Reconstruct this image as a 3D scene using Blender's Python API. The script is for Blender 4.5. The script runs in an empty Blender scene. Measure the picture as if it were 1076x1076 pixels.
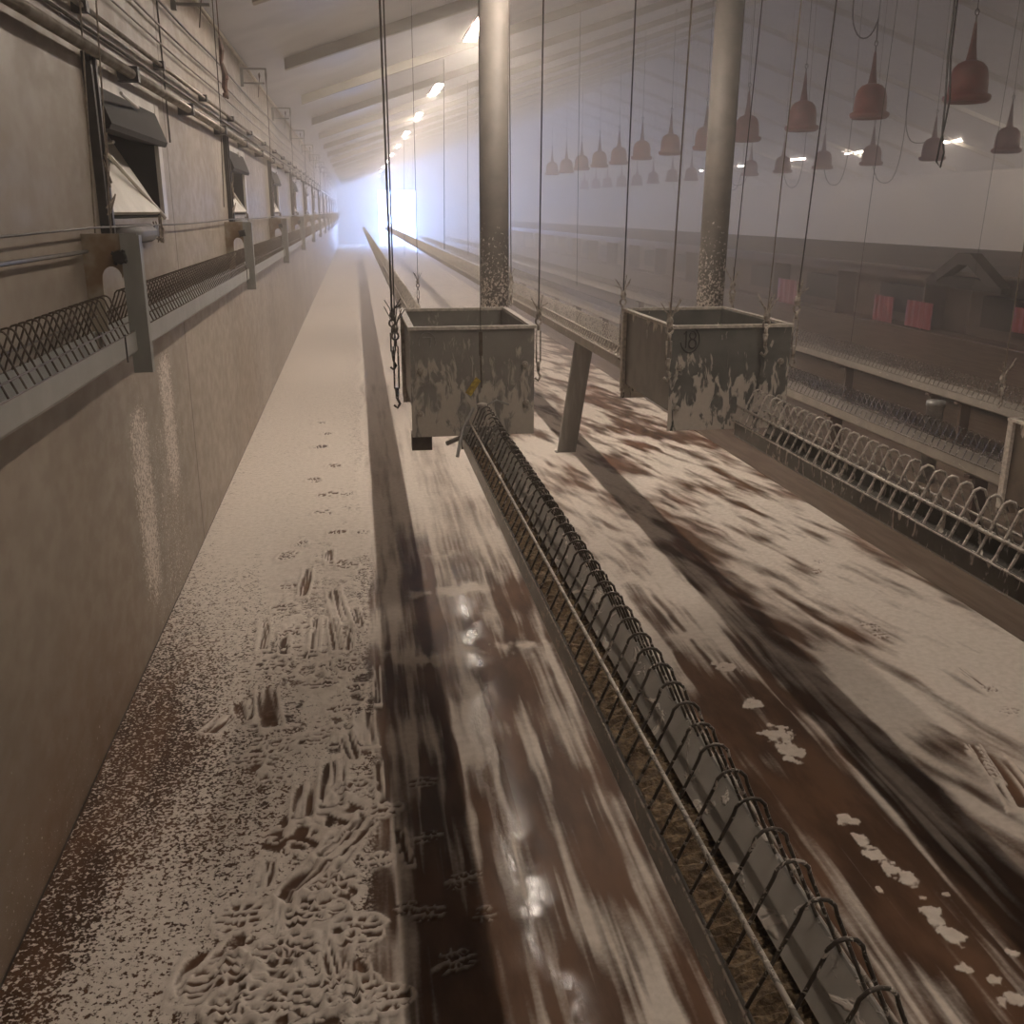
import bpy, math, random
import numpy as np
from mathutils import Vector, Matrix
random.seed(7)
S = bpy.context.scene
COL = S.collection
# ---------------------------------------------------------------- camera
FPX, CH, U0, V0 = 1036.0, 1.6, 372.0, 222.0
pitch = math.atan((538 - V0) / FPX)
yaw = math.atan((538 - U0) / FPX * math.cos(pitch))
FW = np.array([math.sin(yaw) * math.cos(pitch), math.cos(yaw) * math.cos(pitch), -math.sin(pitch)])
RT = np.array([math.cos(yaw), -math.sin(yaw), 0.0])
UP = np.cross(RT, FW)
CP = np.array([0, 0, CH])
cam = bpy.data.cameras.new('camera')
cam.sensor_width = 36; cam.lens = 36 * FPX / 1076; cam.clip_start = 0.02; cam.clip_end = 300
cam_o = bpy.data.objects.new('camera', cam); COL.objects.link(cam_o)
M_ = Matrix(((RT[0], UP[0], -FW[0], 0), (RT[1], UP[1], -FW[1], 0), (RT[2], UP[2], -FW[2], CH), (0, 0, 0, 1)))
cam_o.matrix_world = M_
S.camera = cam_o
def ray(u, v): return FW + RT * (u - 538) / FPX + UP * (538 - v) / FPX
def at_z(u, v, z): d = ray(u, v); return CP + d * (z - CH) / d[2]
def at_x(u, v, x): d = ray(u, v); return CP + d * x / d[0]
def at_y(u, v, y): d = ray(u, v); return CP + d * y / d[1]
# ---------------------------------------------------------------- world, exposure, lights
S.view_settings.view_transform = 'Standard'
S.view_settings.look = 'None'
S.view_settings.gamma = 1
S.view_settings.exposure = 1.42
S.view_settings.use_curve_mapping = False
S.cycles.max_bounces = 7
S.cycles.diffuse_bounces = 4
S.cycles.volume_bounces = 1
S.cycles.sample_clamp_indirect = 4
W = bpy.data.worlds.new('world'); S.world = W; W.use_nodes = True
bg = W.node_tree.nodes['Background']
bg.inputs[0].default_value = (0.50, 0.68, 1.0, 1); bg.inputs[1].default_value = 20.0
TUBE = 150.0
def area(name, loc, rot, sx, sy, power, col, spread=180):
    l = bpy.data.lights.new(name, 'AREA'); l.shape = 'RECTANGLE'; l.size = sx; l.size_y = sy
    l.energy = power; l.color = col; l.spread = math.radians(spread)
    o = bpy.data.objects.new(name, l); COL.objects.link(o); o.location = loc; o.rotation_euler = rot
    return o
YEND = 53.0
area('door_daylight', (2.2, YEND + 0.35, 1.3), (math.radians(-90), 0, 0), 1.9, 2.5, 2100, (0.26, 0.46, 1.0))
# ---------------------------------------------------------------- materials
def mat(name):
    m = bpy.data.materials.new(name); m.use_nodes = True
    nt = m.node_tree; return m, nt, nt.nodes['Principled BSDF']
def N(nt, t, **k):
    n = nt.nodes.new(t)
    for a, b in k.items(): setattr(n, a, b)
    return n
def math_n(nt, op, a, b=None, c=None, clamp=False):
    n = nt.nodes.new('ShaderNodeMath'); n.operation = op; n.use_clamp = clamp
    for i, x in enumerate((a, b, c)):
        if x is None: continue
        if isinstance(x, (int, float)): n.inputs[i].default_value = x
        else: nt.links.new(x, n.inputs[i])
    return n.outputs[0]
def pos(nt): return N(nt, 'ShaderNodeNewGeometry').outputs['Position']
def objc(nt): return N(nt, 'ShaderNodeTexCoord').outputs['Object']
def noise(nt, vec, scale, detail=3, rough=.55, stretch=None, dist=0):
    if stretch:
        mp = N(nt, 'ShaderNodeMapping'); mp.inputs['Scale'].default_value = stretch
        nt.links.new(vec, mp.inputs[0]); vec = mp.outputs[0]
    n = N(nt, 'ShaderNodeTexNoise'); n.inputs['Scale'].default_value = scale
    n.inputs['Detail'].default_value = detail; n.inputs['Roughness'].default_value = rough
    n.inputs['Distortion'].default_value = dist
    nt.links.new(vec, n.inputs['Vector']); return n.outputs['Fac']
def sstep(nt, x, a, b, lo=0, hi=1):
    n = N(nt, 'ShaderNodeMapRange'); n.interpolation_type = 'SMOOTHSTEP'
    for i, v in enumerate((x, a, b, lo, hi)):
        if isinstance(v, (int, float)): n.inputs[i].default_value = v
        else: nt.links.new(v, n.inputs[i])
    return n.outputs[0]
def mixc(nt, f, a, b):
    n = N(nt, 'ShaderNodeMix', data_type='RGBA')
    if isinstance(f, (int, float)): n.inputs[0].default_value = f
    else: nt.links.new(f, n.inputs[0])
    for i, x in ((6, a), (7, b)):
        if isinstance(x, tuple): n.inputs[i].default_value = (*x, 1)
        else: nt.links.new(x, n.inputs[i])
    return n.outputs[2]
def bump(nt, b, h, strength=.3, dist=.01):
    n = N(nt, 'ShaderNodeBump'); n.inputs['Strength'].default_value = strength; n.inputs['Distance'].default_value = dist
    nt.links.new(h, n.inputs['Height']); nt.links.new(n.outputs[0], b.inputs['Normal'])
def simple(name, c1, c2=None, scale=12, rough=.6, metal=0, stretch=None, bmp=.15, bd=.004, lo=.35, hi=.65):
    m, nt, b = mat(name)
    f = noise(nt, objc(nt), scale, 4, .6, stretch)
    c = mixc(nt, sstep(nt, f, lo, hi), c1, c2 or tuple(x * .7 for x in c1))
    nt.links.new(c, b.inputs['Base Color']); b.inputs['Roughness'].default_value = rough; b.inputs['Metallic'].default_value = metal
    if bmp: bump(nt, b, f, bmp, bd)
    return m
FOAM = (.74, .67, .60)
def foamy(name, base, base2, scale=25, thr=.55, stretch=(1, 1, .45), rough=.45, metal=.0, zlo=None, zhi=None, soft=.04, gain=.25, foam=FOAM, usepos=False):
    """a base with clinging foam: noise threshold, more foam towards zlo than zhi"""
    m, nt, b = mat(name)
    v = pos(nt) if usepos else objc(nt)
    n = noise(nt, v, scale, 3, .6, stretch, .6)
    if zlo is not None:
        sx = N(nt, 'ShaderNodeSeparateXYZ'); nt.links.new(v, sx.inputs[0])
        g = sstep(nt, sx.outputs[2], zlo, zhi, gain, -gain)
        n = math_n(nt, 'ADD', n, g)
    f = sstep(nt, n, thr - soft, thr + soft)
    n2 = noise(nt, v, 8, 4, .6)
    bc = mixc(nt, sstep(nt, n2, .35, .65), base, base2)
    fn = mixc(nt, noise(nt, v, 60, 2), tuple(x * .8 for x in foam), foam)
    nt.links.new(mixc(nt, f, bc, fn), b.inputs['Base Color'])
    nt.links.new(sstep(nt, f, 0, 1, rough, .75), b.inputs['Roughness'])
    b.inputs['Metallic'].default_value = 0
    if metal: nt.links.new(sstep(nt, f, 0, 1, metal, 0), b.inputs['Metallic'])
    bump(nt, b, f, .5, .004)
    return m
# concrete wall with panel joints, streaks and clinging foam specks
def wall_mat():
    m, nt, b = mat('wall_concrete'); p = pos(nt)
    s = N(nt, 'ShaderNodeSeparateXYZ'); nt.links.new(p, s.inputs[0]); Y, Z = s.outputs[1], s.outputs[2]
    st = noise(nt, p, 2.2, 4, .55, (1, .5, .42)); fine = noise(nt, p, 30, 4, .6, (1, .32, .5)); big = noise(nt, p, .9, 3, .5)
    c = mixc(nt, sstep(nt, st, .32, .68), (.235, .195, .155), (.335, .29, .235))
    c = mixc(nt, sstep(nt, fine, .35, .7, 0, .35), c, (.24, .195, .15))
    c = mixc(nt, sstep(nt, big, .45, .72, 0, .5), c, (.26, .205, .15))
    # browner tone towards the foot and near end of the wall
    low = math_n(nt, 'MULTIPLY', sstep(nt, Z, .75, .0), sstep(nt, Y, 4.4, 2.4))
    c = mixc(nt, math_n(nt, 'MULTIPLY', low, sstep(nt, st, .3, .6, .35, .9)), c, (.17, .095, .05))
    # specks
    sp = noise(nt, p, 120, 2, .5); sp2 = noise(nt, p, 55, 2, .6)
    def gauss(y0, w, z0, z1, z2, z3):
        a = math_n(nt, 'ABSOLUTE', math_n(nt, 'SUBTRACT', Y, y0))
        g = sstep(nt, a, w, 0)
        return math_n(nt, 'MULTIPLY', g, math_n(nt, 'MULTIPLY', sstep(nt, Z, z0, z1), sstep(nt, Z, z3, z2)))
    g = math_n(nt, 'MAXIMUM', gauss(3.75, .35, -.1, .35, .8, 1.05), gauss(4.35, .33, .15, .6, .95, 1.12))
    g = math_n(nt, 'MAXIMUM', g, math_n(nt, 'MULTIPLY', gauss(4.2, 1.3, -.2, .0, .7, 1.0), .55))
    g = math_n(nt, 'MAXIMUM', g, math_n(nt, 'MULTIPLY', gauss(9.0, 3.6, -.3, .0, .5, 1.1), .55))
    g = math_n(nt, 'MAXIMUM', g, math_n(nt, 'MULTIPLY', sstep(nt, Z, .9, -.1), math_n(nt, 'MULTIPLY', sstep(nt, Y, 5, 2, .2, .42), 1.)))
    thr = sstep(nt, g, 0, 1, .80, .50)
    f = sstep(nt, math_n(nt, 'SUBTRACT', math_n(nt, 'MAXIMUM', sp, math_n(nt, 'MULTIPLY', sp2, .98)), thr), -.03, .04)
    c = mixc(nt, f, c, FOAM)
    # panel joints
    md = math_n(nt, 'ABSOLUTE', math_n(nt, 'SUBTRACT', math_n(nt, 'MODULO', math_n(nt, 'ADD', Y, -4.93 + 51.5 + 2.575), 5.15), 2.575))
    jf = sstep(nt, math_n(nt, 'ADD', md, math_n(nt, 'MULTIPLY', fine, .006)), .013, .006)
    jf = math_n(nt, 'MAXIMUM', jf, sstep(nt, math_n(nt, 'ADD', Z, math_n(nt, 'MULTIPLY', fine, .012)), .022, .012))
    c = mixc(nt, jf, c, (.05, .035, .025))
    nt.links.new(c, b.inputs['Base Color'])
    nt.links.new(sstep(nt, fine, .3, .7, .42, .62), b.inputs['Roughness'])
    h = math_n(nt, 'ADD', math_n(nt, 'MULTIPLY', fine, .4), math_n(nt, 'SUBTRACT', f, math_n(nt, 'MULTIPLY', jf, 2)))
    bump(nt, b, h, .35, .004)
    return m
def floor_mat():
    m, nt, b = mat('foam_on_wet_concrete'); p = pos(nt)
    a = N(nt, 'ShaderNodeAttribute', attribute_name='foam'); wet = a.outputs['Alpha']
    s = N(nt, 'ShaderNodeSeparateColor'); nt.links.new(a.outputs['Color'], s.inputs[0])
    cov, spk, red = s.outputs[0], s.outputs[1], s.outputs[2]
    n1 = noise(nt, p, 105, 2, .55, None, .3); n2 = noise(nt, p, 38, 3, .6)
    n = math_n(nt, 'MULTIPLY_ADD', n1, .7, math_n(nt, 'MULTIPLY', n2, .3))
    amp = math_n(nt, 'MULTIPLY_ADD', spk, 3.4, .25)
    val = math_n(nt, 'ADD', cov, math_n(nt, 'MULTIPLY', math_n(nt, 'SUBTRACT', n, .5), amp))
    w = math_n(nt, 'MULTIPLY_ADD', spk, -.24, .37)
    f = sstep(nt, val, math_n(nt, 'SUBTRACT', .5, w), math_n(nt, 'ADD', .5, w))
    mud = noise(nt, p, 9, 4, .6, (1, .3, 1))
    br = mixc(nt, sstep(nt, mud, .35, .65), (.060, .030, .016), (.13, .068, .038))
    br = mixc(nt, red, br, (.17, .075, .045))
    fo = mixc(nt, sstep(nt, n2, .3, .7), (.64, .57, .50), FOAM)
    nt.links.new(mixc(nt, f, br, fo), b.inputs['Base Color'])
    nt.links.new(math_n(nt, 'MULTIPLY', sstep(nt, f, .05, .6, .42, .68), math_n(nt, 'SUBTRACT', 1, math_n(nt, 'MULTIPLY', wet, .75))), b.inputs['Roughness'])
    nt.links.new(math_n(nt, 'MULTIPLY_ADD', wet, .8, .05), b.inputs['Specular IOR Level'])
    rip = noise(nt, p, 70, 3, .6, (1, .35, 1))
    h = math_n(nt, 'ADD', math_n(nt, 'MULTIPLY', f, math_n(nt, 'MULTIPLY_ADD', spk, .9, .1)), math_n(nt, 'MULTIPLY', rip, math_n(nt, 'MULTIPLY_ADD', wet, .9, .2)))
    bump(nt, b, h, .55, .004)
    return m
M = {}
M['wall'] = wall_mat(); M['floor'] = floor_mat()
M['ceil'] = simple('ceiling_panel', (.64, .65, .68), (.56, .57, .60), 2.5, .45, bmp=.05)
M['rafter'] = simple('weathered_rafter', (.44, .42, .36), (.33, .31, .26), 6, .6, stretch=(.3, 1, 1))
M['endwall'] = simple('end_wall_panel', (.52, .52, .52), (.42, .42, .42), 1.5, .6)
M['galv'] = simple('galvanised_steel', (.36, .35, .33), (.25, .24, .225), 30, .42, .35, (1, .3, 1))
M['galv_wet'] = foamy('foam_flecked_steel', (.24, .23, .21), (.34, .325, .30), 45, .60, (1, .6, 1), .3, .3)
M['trough2'] = foamy('dirty_wet_steel', (.06, .055, .045), (.11, .10, .085), 34, .60, (1, 1, .4), .3, .1)
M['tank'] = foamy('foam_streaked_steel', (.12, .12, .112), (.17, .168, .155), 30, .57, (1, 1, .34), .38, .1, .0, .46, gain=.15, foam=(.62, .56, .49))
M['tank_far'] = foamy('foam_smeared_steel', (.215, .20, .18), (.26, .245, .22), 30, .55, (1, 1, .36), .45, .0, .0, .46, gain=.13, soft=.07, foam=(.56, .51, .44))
M['dark_side'] = foamy('dark_brown_steel', (.07, .05, .038), (.13, .10, .075), 18, .66, (1, 1, .5), .35, 0, .25, .42, gain=-.2)  # dark brown hopper side panels and outlet, more foam towards the top
M['rim'] = simple('foam_coated_rim', (.66, .60, .53), (.45, .41, .36), 60, .6)
M['wire'] = foamy('wet_steel_wire', (.085, .072, .06), (.15, .13, .11), 90, .60, (1, 1, 1), .3, .4)
M['wire_foam'] = foamy('foam_coated_wire', (.34, .31, .27), (.42, .385, .34), 70, .46, (1, 1, 1), .5, .1)
M['wire_rust'] = simple('brown_wire', (.13, .095, .07), (.08, .058, .04), 40, .5, .2)
M['wall_trough'] = simple('grey_painted_trough', (.36, .36, .34), (.30, .30, .28), 7, .45, .1, bmp=.03)
M['slope'] = foamy('foam_dripped_plate', (.33, .305, .27), (.42, .39, .35), 30, .60, (1, .5, 1), .35, .1)
M['far_trough'] = foamy('foam_dusted_trough', (.34, .30, .255), (.28, .25, .21), 30, .68, (1, .5, 1), .5, 0)
M['feed'] = simple('feed_mash', (.24, .165, .09), (.10, .065, .035), 110, .8, bmp=.6, bd=.01)
M['pillar'] = foamy('speckled_steel_pillar', (.075, .064, .056), (.11, .095, .082), 60, .625, (1, 1, .8), .65, .0, .6, 2.1, gain=.16, soft=.02)
M['bell'] = simple('red_plastic', (.23, .024, .021), (.17, .02, .017), 8, .4, bmp=0)
M['bellneck'] = simple('dark_red_plastic', (.19, .035, .03), None, 8, .5, bmp=0)
M['black'] = simple('black_rubber', (.02, .018, .016), (.035, .03, .026), 20, .5)
M['void'] = simple('dark_recess', (.018, .016, .015), None, 5, .8, bmp=0)
M['cable'] = simple('dark_cable', (.05, .043, .036), (.09, .075, .06), 30, .5, .2, bmp=0)
M['rope'] = simple('pale_rope', (.26, .215, .165), (.15, .12, .095), 60, .8)
M['foamchain'] = simple('foam_clotted_metal', (.55, .49, .42), (.25, .215, .18), 60, .6, bmp=.6, bd=.006)
M['pipe'] = simple('steel_pipe', (.30, .27, .235), (.19, .165, .14), 14, .32, .5)
M['plastic'] = simple('cream_plastic', (.58, .54, .47), (.46, .42, .36), 5, .4)
M['green'] = simple('green_tinted_plastic', (.20, .34, .18), None, 6, .4)
M['hood'] = simple('dark_hood', (.016, .012, .010), (.012, .009, .007), 6, .85)
M['rusty'] = simple('stained_plate', (.34, .29, .22), (.19, .115, .055), 6, .55, bd=.002, lo=.42, hi=.68)
M['post'] = simple('grey_channel', (.33, .335, .31), (.25, .25, .23), 8, .45, .2, (1, 1, .3))
M['wood'] = simple('grey_board', (.24, .22, .195), (.13, .115, .10), 14, .6, stretch=(1, 1, .12))
M['strap'] = simple('brown_strap', (.16, .075, .05), (.08, .045, .03), 30, .6)
M['yellow'] = simple('yellow_tag', (.62, .45, .06), (.3, .2, .04), 60, .5)
M['nest'] = simple('brown_nest_board', (.13, .085, .065), (.085, .055, .043), 3, .6, stretch=(1, .3, 1))
M['nestroof'] = simple('nest_lid_board', (.15, .115, .092), (.11, .085, .07), 3, .5, stretch=(1, .3, 1))
M['nestdark'] = simple('nest_shade_and_tie', (.03, .022, .018), None, 5, .8)
M['flap'] = simple('red_nest_curtain', (.24, .028, .035), (.18, .022, .026), 9, .5)
M['slat'] = simple('wet_brown_slats', (.10, .065, .045), (.17, .125, .09), 7, .4, stretch=(3, .4, 1))
M['sidewall'] = simple('beige_side_panel', (.46, .40, .32), (.40, .345, .27), 1.5, .6)
M['grey'] = simple('grey_box_plastic', (.30, .29, .27), None, 10, .5)
M['roller'] = simple('dark_grey_roller', (.10, .09, .085), None, 10, .6)
M['reflector'] = simple('white_reflector', (.62, .62, .60), None, 10, .5, bmp=0)
M['gable'] = simple('dark_board', (.045, .033, .027), None, 6, .7)
M['dirt'] = simple('outside_ground', (.30, .32, .30), None, 2, .8)
m, nt, b = mat('lamp_glow'); b.inputs['Emission Color'].default_value = (1, .86, .73, 1); b.inputs['Emission Strength'].default_value = TUBE; M['glow'] = m
M['glow_dim'] = M['glow'].copy(); M['glow_dim'].node_tree.nodes['Principled BSDF'].inputs['Emission Strength'].default_value = TUBE * .27
# ---------------------------------------------------------------- mesh helpers
class MB:
    def __init__(s): s.v = []; s.f = []
    def add(s, vs, fs):
        o = len(s.v); s.v += [tuple(map(float, p)) for p in vs]; s.f += [tuple(i + o for i in f) for f in fs]; return s
    def box(s, x0, x1, y0, y1, z0, z1):
        return s.add([(x0, y0, z0), (x1, y0, z0), (x1, y1, z0), (x0, y1, z0), (x0, y0, z1), (x1, y0, z1), (x1, y1, z1), (x0, y1, z1)],
                     [(0, 3, 2, 1), (4, 5, 6, 7), (0, 1, 5, 4), (1, 2, 6, 5), (2, 3, 7, 6), (3, 0, 4, 7)])
    def prism(s, prof, y0, y1, ax='y'):
        n = len(prof)
        mk = {'y': lambda a, b, t: (a, t, b), 'x': lambda a, b, t: (t, a, b), 'z': lambda a, b, t: (a, b, t)}[ax]
        return s.add([mk(a, b, y0) for a, b in prof] + [mk(a, b, y1) for a, b in prof],
                     [tuple(range(n)), tuple(range(2 * n - 1, n - 1, -1))] + [(i, i + n, (i + 1) % n + n, (i + 1) % n) for i in range(n)])
    def tube(s, pts, r, n=6, cap=True):
        pts = [Vector(tuple(map(float, p))) for p in pts]; k = len(pts)
        rr = r if isinstance(r, (list, tuple)) else [r] * k
        up = None; rings = []
        for i, p in enumerate(pts):
            t = (pts[min(i + 1, k - 1)] - pts[max(i - 1, 0)]); t = t.normalized() if t.length > 1e-9 else Vector((0, 0, 1))
            if up is None: up = t.orthogonal().normalized()
            up = up - t * up.dot(t)
            up = up.normalized() if up.length > 1e-6 else t.orthogonal().normalized()
            w = t.cross(up)
            rings += [p + (up * math.cos(a) + w * math.sin(a)) * rr[i] for a in [2 * math.pi * j / n for j in range(n)]]
        fs = [(i * n + j, i * n + (j + 1) % n, (i + 1) * n + (j + 1) % n, (i + 1) * n + j) for i in range(k - 1) for j in range(n)]
        if cap: fs += [tuple(range(n - 1, -1, -1)), tuple((k - 1) * n + j for j in range(n))]
        return s.add(rings, fs)
    def lathe(s, prof, c=(0, 0, 0), n=28):
        k = len(prof)
        vs = [(c[0] + r * math.cos(2 * math.pi * j / n), c[1] + r * math.sin(2 * math.pi * j / n), c[2] + z) for r, z in prof for j in range(n)]
        return s.add(vs, [(i * n + j, i * n + (j + 1) % n, (i + 1) * n + (j + 1) % n, (i + 1) * n + j) for i in range(k - 1) for j in range(n)])
    def ball(s, c, r, n=8, sq=(1, 1, 1)):
        vs = []; m = n // 2
        for i in range(m + 1):
            a = math.pi * i / m
            for j in range(n):
                t = 2 * math.pi * j / n
                vs.append((c[0] + r * sq[0] * max(math.sin(a), .02) * math.cos(t), c[1] + r * sq[1] * max(math.sin(a), .02) * math.sin(t), c[2] + r * sq[2] * math.cos(a)))
        return s.add(vs, [(i * n + j, (i + 1) * n + j, (i + 1) * n + (j + 1) % n, i * n + (j + 1) % n) for i in range(m) for j in range(n)])
    def build(s, name, m, parent=None, smooth=False, origin=None):
        me = bpy.data.meshes.new(name)
        vs = s.v
        if origin is not None: vs = [(a - origin[0], b - origin[1], c - origin[2]) for a, b, c in vs]
        me.from_pydata(vs, [], s.f); me.materials.append(M[m] if isinstance(m, str) else m)
        if smooth: me.shade_smooth()
        me.update()
        o = bpy.data.objects.new(name, me); COL.objects.link(o)
        if origin is not None: o.location = origin
        if parent: o.parent = parent
        return o
def tag(o, label, cat, group=None, kind=None):
    if label: o['label'] = label
    if cat: o['category'] = cat
    if group: o['group'] = group
    if kind: o['kind'] = kind
    return o
def thing(name, label, cat, loc=(0, 0, 0), group=None):
    o = bpy.data.objects.new(name, None); COL.objects.link(o); o.location = tuple(map(float, loc)); o.empty_display_size = .1
    return tag(o, label, cat, group)
def struct(name, mb, m, **k): o = mb.build(name, m, **k); o['kind'] = 'structure'; return o
def copy_tree(o, parent=None):
    c = o.copy(); COL.objects.link(c); c.parent = parent
    for ch in list(o.children): copy_tree(ch, c)
    return c
ORD = ['nearest', 'second', 'third', 'fourth', 'fifth', 'sixth', 'seventh', 'eighth', 'ninth', 'tenth', 'eleventh', 'twelfth', 'thirteenth', 'fourteenth', 'fifteenth', 'sixteenth', 'seventeenth', 'eighteenth', 'nineteenth', 'twentieth']
# ---------------------------------------------------------------- room shell
XW, XR, XC = -.824, 18.1, 8.64
YN = -5.0
ZW = 2.725; SL = .325
def ceil_z(x): return ZW + SL * ((x - XW) if x < XC else (2 * XC - x - XW))
# inlet openings in the left wall
IN_Y = [3.58 + 3.5 * k for k in range(13)]; IN_W = 1.14; IZ0, IZ1 = 1.575, 2.02
wb = MB(); T = .34
wb.box(XW - T, XW, YN, YEND, -.1, IZ0); wb.box(XW - T, XW, YN, YEND, IZ1, ZW + .25)
e = YN
for y in IN_Y:
    wb.box(XW - T, XW, e, y, IZ0, IZ1); e = y + IN_W
wb.box(XW - T, XW, e, YEND, IZ0, IZ1)
struct('wall_left', wb, 'wall')
struct('wall_right', MB().box(XR, XR + .2, YN, YEND, -.1, ZW + .25), 'sidewall')
zt = ceil_z(XC)
DX0, DX1, DZ = 1.22, 3.14, 2.62
eb = MB().box(XW - T, DX0, YEND, YEND + .2, -.1, ZW + .1).box(DX1, XR + .2, YEND, YEND + .2, -.1, ZW + .1).box(DX0, DX1, YEND, YEND + .2, DZ, ZW + .1)
eb.prism([(XW - T, ZW + .1), (XR + .2, ZW + .1), (XC, zt + .2)], YEND, YEND + .2)
struct('wall_back', eb, 'endwall')
fb = MB().box(XW - T, XR + .2, YN - .2, YN, -.1, ZW + .1); fb.prism([(XW - T, ZW + .1), (XR + .2, ZW + .1), (XC, zt + .2)], YN - .2, YN)
struct('wall_front', fb, 'endwall')
struct('ceiling', MB().prism([(XW - T, ceil_z(XW) - SL * T), (XC, zt), (XC, zt + .15), (XW - T, ceil_z(XW) - SL * T + .15)], YN - .2, YEND + .2), 'ceil')
struct('ceiling', MB().prism([(XC, zt), (XR + .34, ceil_z(XR) - SL * .34), (XR + .34, ceil_z(XR) - SL * .34 + .15), (XC, zt + .15)], YN - .2, YEND + .2), 'ceil')
struct('door_1', MB().box(DX0 - .08, DX0, YEND - .05, YEND + .22, 0, DZ + .08).box(DX1, DX1 + .08, YEND - .05, YEND + .22, 0, DZ + .08).box(DX0, DX1, YEND - .05, YEND + .22, DZ, DZ + .08), 'galv')
struct('ground', MB().box(-10, 30, YEND + .2, YEND + 30, -.2, -.02), 'dirt')
# ---------------------------------------------------------------- foamy floor: fine grid, foam cover as an attribute that also darkens the right shadow strip
XF1 = 2.50
def hash2(ix, iy, s):
    n = (ix.astype(np.int64) * 374761393 + iy.astype(np.int64) * 668265263 + s * 974634777) & 0x7fffffff
    n = ((n ^ (n >> 13)) * 1274126177) & 0x7fffffff
    return ((n ^ (n >> 16)) & 0xffff) / 65535.0
def vn(x, y, s=0):
    ix = np.floor(x); iy = np.floor(y); fx = x - ix; fy = y - iy
    fx = fx * fx * (3 - 2 * fx); fy = fy * fy * (3 - 2 * fy)
    a = hash2(ix, iy, s); b_ = hash2(ix + 1, iy, s); c = hash2(ix, iy + 1, s); d = hash2(ix + 1, iy + 1, s)
    return (a * (1 - fx) + b_ * fx) * (1 - fy) + (c * (1 - fx) + d * fx) * fy
def fbm(x, y, s=0, o=3):
    t = 0; a = .5; k = 0
    for i in range(o): t = t + a * vn(x * 2 ** i, y * 2 ** i, s + i * 7); k += a; a *= .55
    return t / k
def ss(x, a, b_): t = np.clip((x - a) / (b_ - a), 0, 1); return t * t * (3 - 2 * t)
xs = np.arange(XW, XF1 + .001, .0062); ys = [.85]
while ys[-1] < 14: ys.append(ys[-1] * 1.0036)
while ys[-1] < YEND: ys.append(ys[-1] * 1.012)
ys[-1] = YEND
ys = np.array([YN, -2, 0, .5] + ys)
GX, GY = np.meshgrid(xs, ys)
# cover control points read off the photo: pixel, cover; right shadow strip entered as low cover
CT = [(250,640,.80),(205,725,.52),(175,800,.30),(130,880,.42),(205,860,.55),(150,960,.72),(95,1050,.75),(20,1060,.35),(40,1000,.25),(100,900,.22),(170,760,.25),(260,700,.72),(280,760,.62),(260,820,.60),
      (300,600,.97),(260,560,.95),(340,500,.97),(300,470,.92),(340,400,.90),(330,340,.92),(355,290,.95),(370,560,.95),(360,640,.95),(340,720,.92),(350,800,.82),(330,880,.78),(300,960,.80),(280,1050,.78),(200,1000,.75),(350,1000,.72),
      (395,640,.62),(395,750,.42),(400,860,.55),(400,950,.50),(415,1050,.45),(430,700,.38),(440,820,.40),(455,950,.38),(470,1060,.36),(425,600,.45),(412,500,.72),(400,400,.85),(392,320,.92),
      (450,500,.72),(500,480,.85),(460,545,.66),(520,545,.82),(470,590,.62),(530,590,.75),(470,640,.45),(550,650,.45),(500,720,.38),(560,720,.52),(480,760,.45),(590,770,.50),(520,820,.42),(640,850,.50),(540,900,.36),(600,920,.42),(680,960,.50),(560,1000,.36),(640,1020,.42),(730,1060,.42),
      (600,420,.72),(640,440,.55),(600,480,.68),(650,520,.62),(690,500,.60),(740,480,.58),(640,560,.62),(690,590,.80),(720,620,.85),(720,690,.90),(700,740,.40),(760,740,.36),(800,700,.30),(800,780,.34),(850,800,.34),(850,870,.36),(900,930,.34),(880,850,.32),(950,1000,.36),(980,1060,.42),(1050,1000,.36),
      (700,560,.52),(790,650,.34),(850,710,.26),(900,770,.24),(960,830,.20),(1050,920,.18),(1040,960,.16),  # low cover along the right trough's cast shadow, its darkness put into the foam
      (700,420,.80),(760,520,.72),(820,560,.80),(780,600,.78),(850,640,.86),(900,620,.88),(900,700,.92),(960,740,.96),(1000,700,.92),(1040,760,.92),(1060,850,.84),(980,780,.96),(1060,900,.62),(860,580,.85),(1050,690,.90),
      (430,300,.85),(470,280,.9),(600,380,.7),(480,330,.8)]
cp = np.array([[*at_z(u, v, 0)[:2], c] for u, v, c in CT])
num = np.zeros_like(GX); den = np.zeros_like(GX)
lx, ly = GX * 2.2, np.log(np.maximum(GY, .5)) * 2.0
for x, y, c in cp:
    w = 1 / ((lx - x * 2.2) ** 2 + (ly - math.log(y) * 2.0) ** 2 + .004) ** 2
    num += w * c; den += w
cov = num / den
warp = fbm(GX * 5, GY * 3, 90, 3) * .1
edge = .0 + .05 * (fbm(GY * 1.6, GY * 0, 3, 3) - .5) * 2
leftz = 1 - ss(GX, edge - .045 - .0, edge + .015)       # hand-sprayed foam beside the wall
shape_mid = (1 - leftz)
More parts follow.
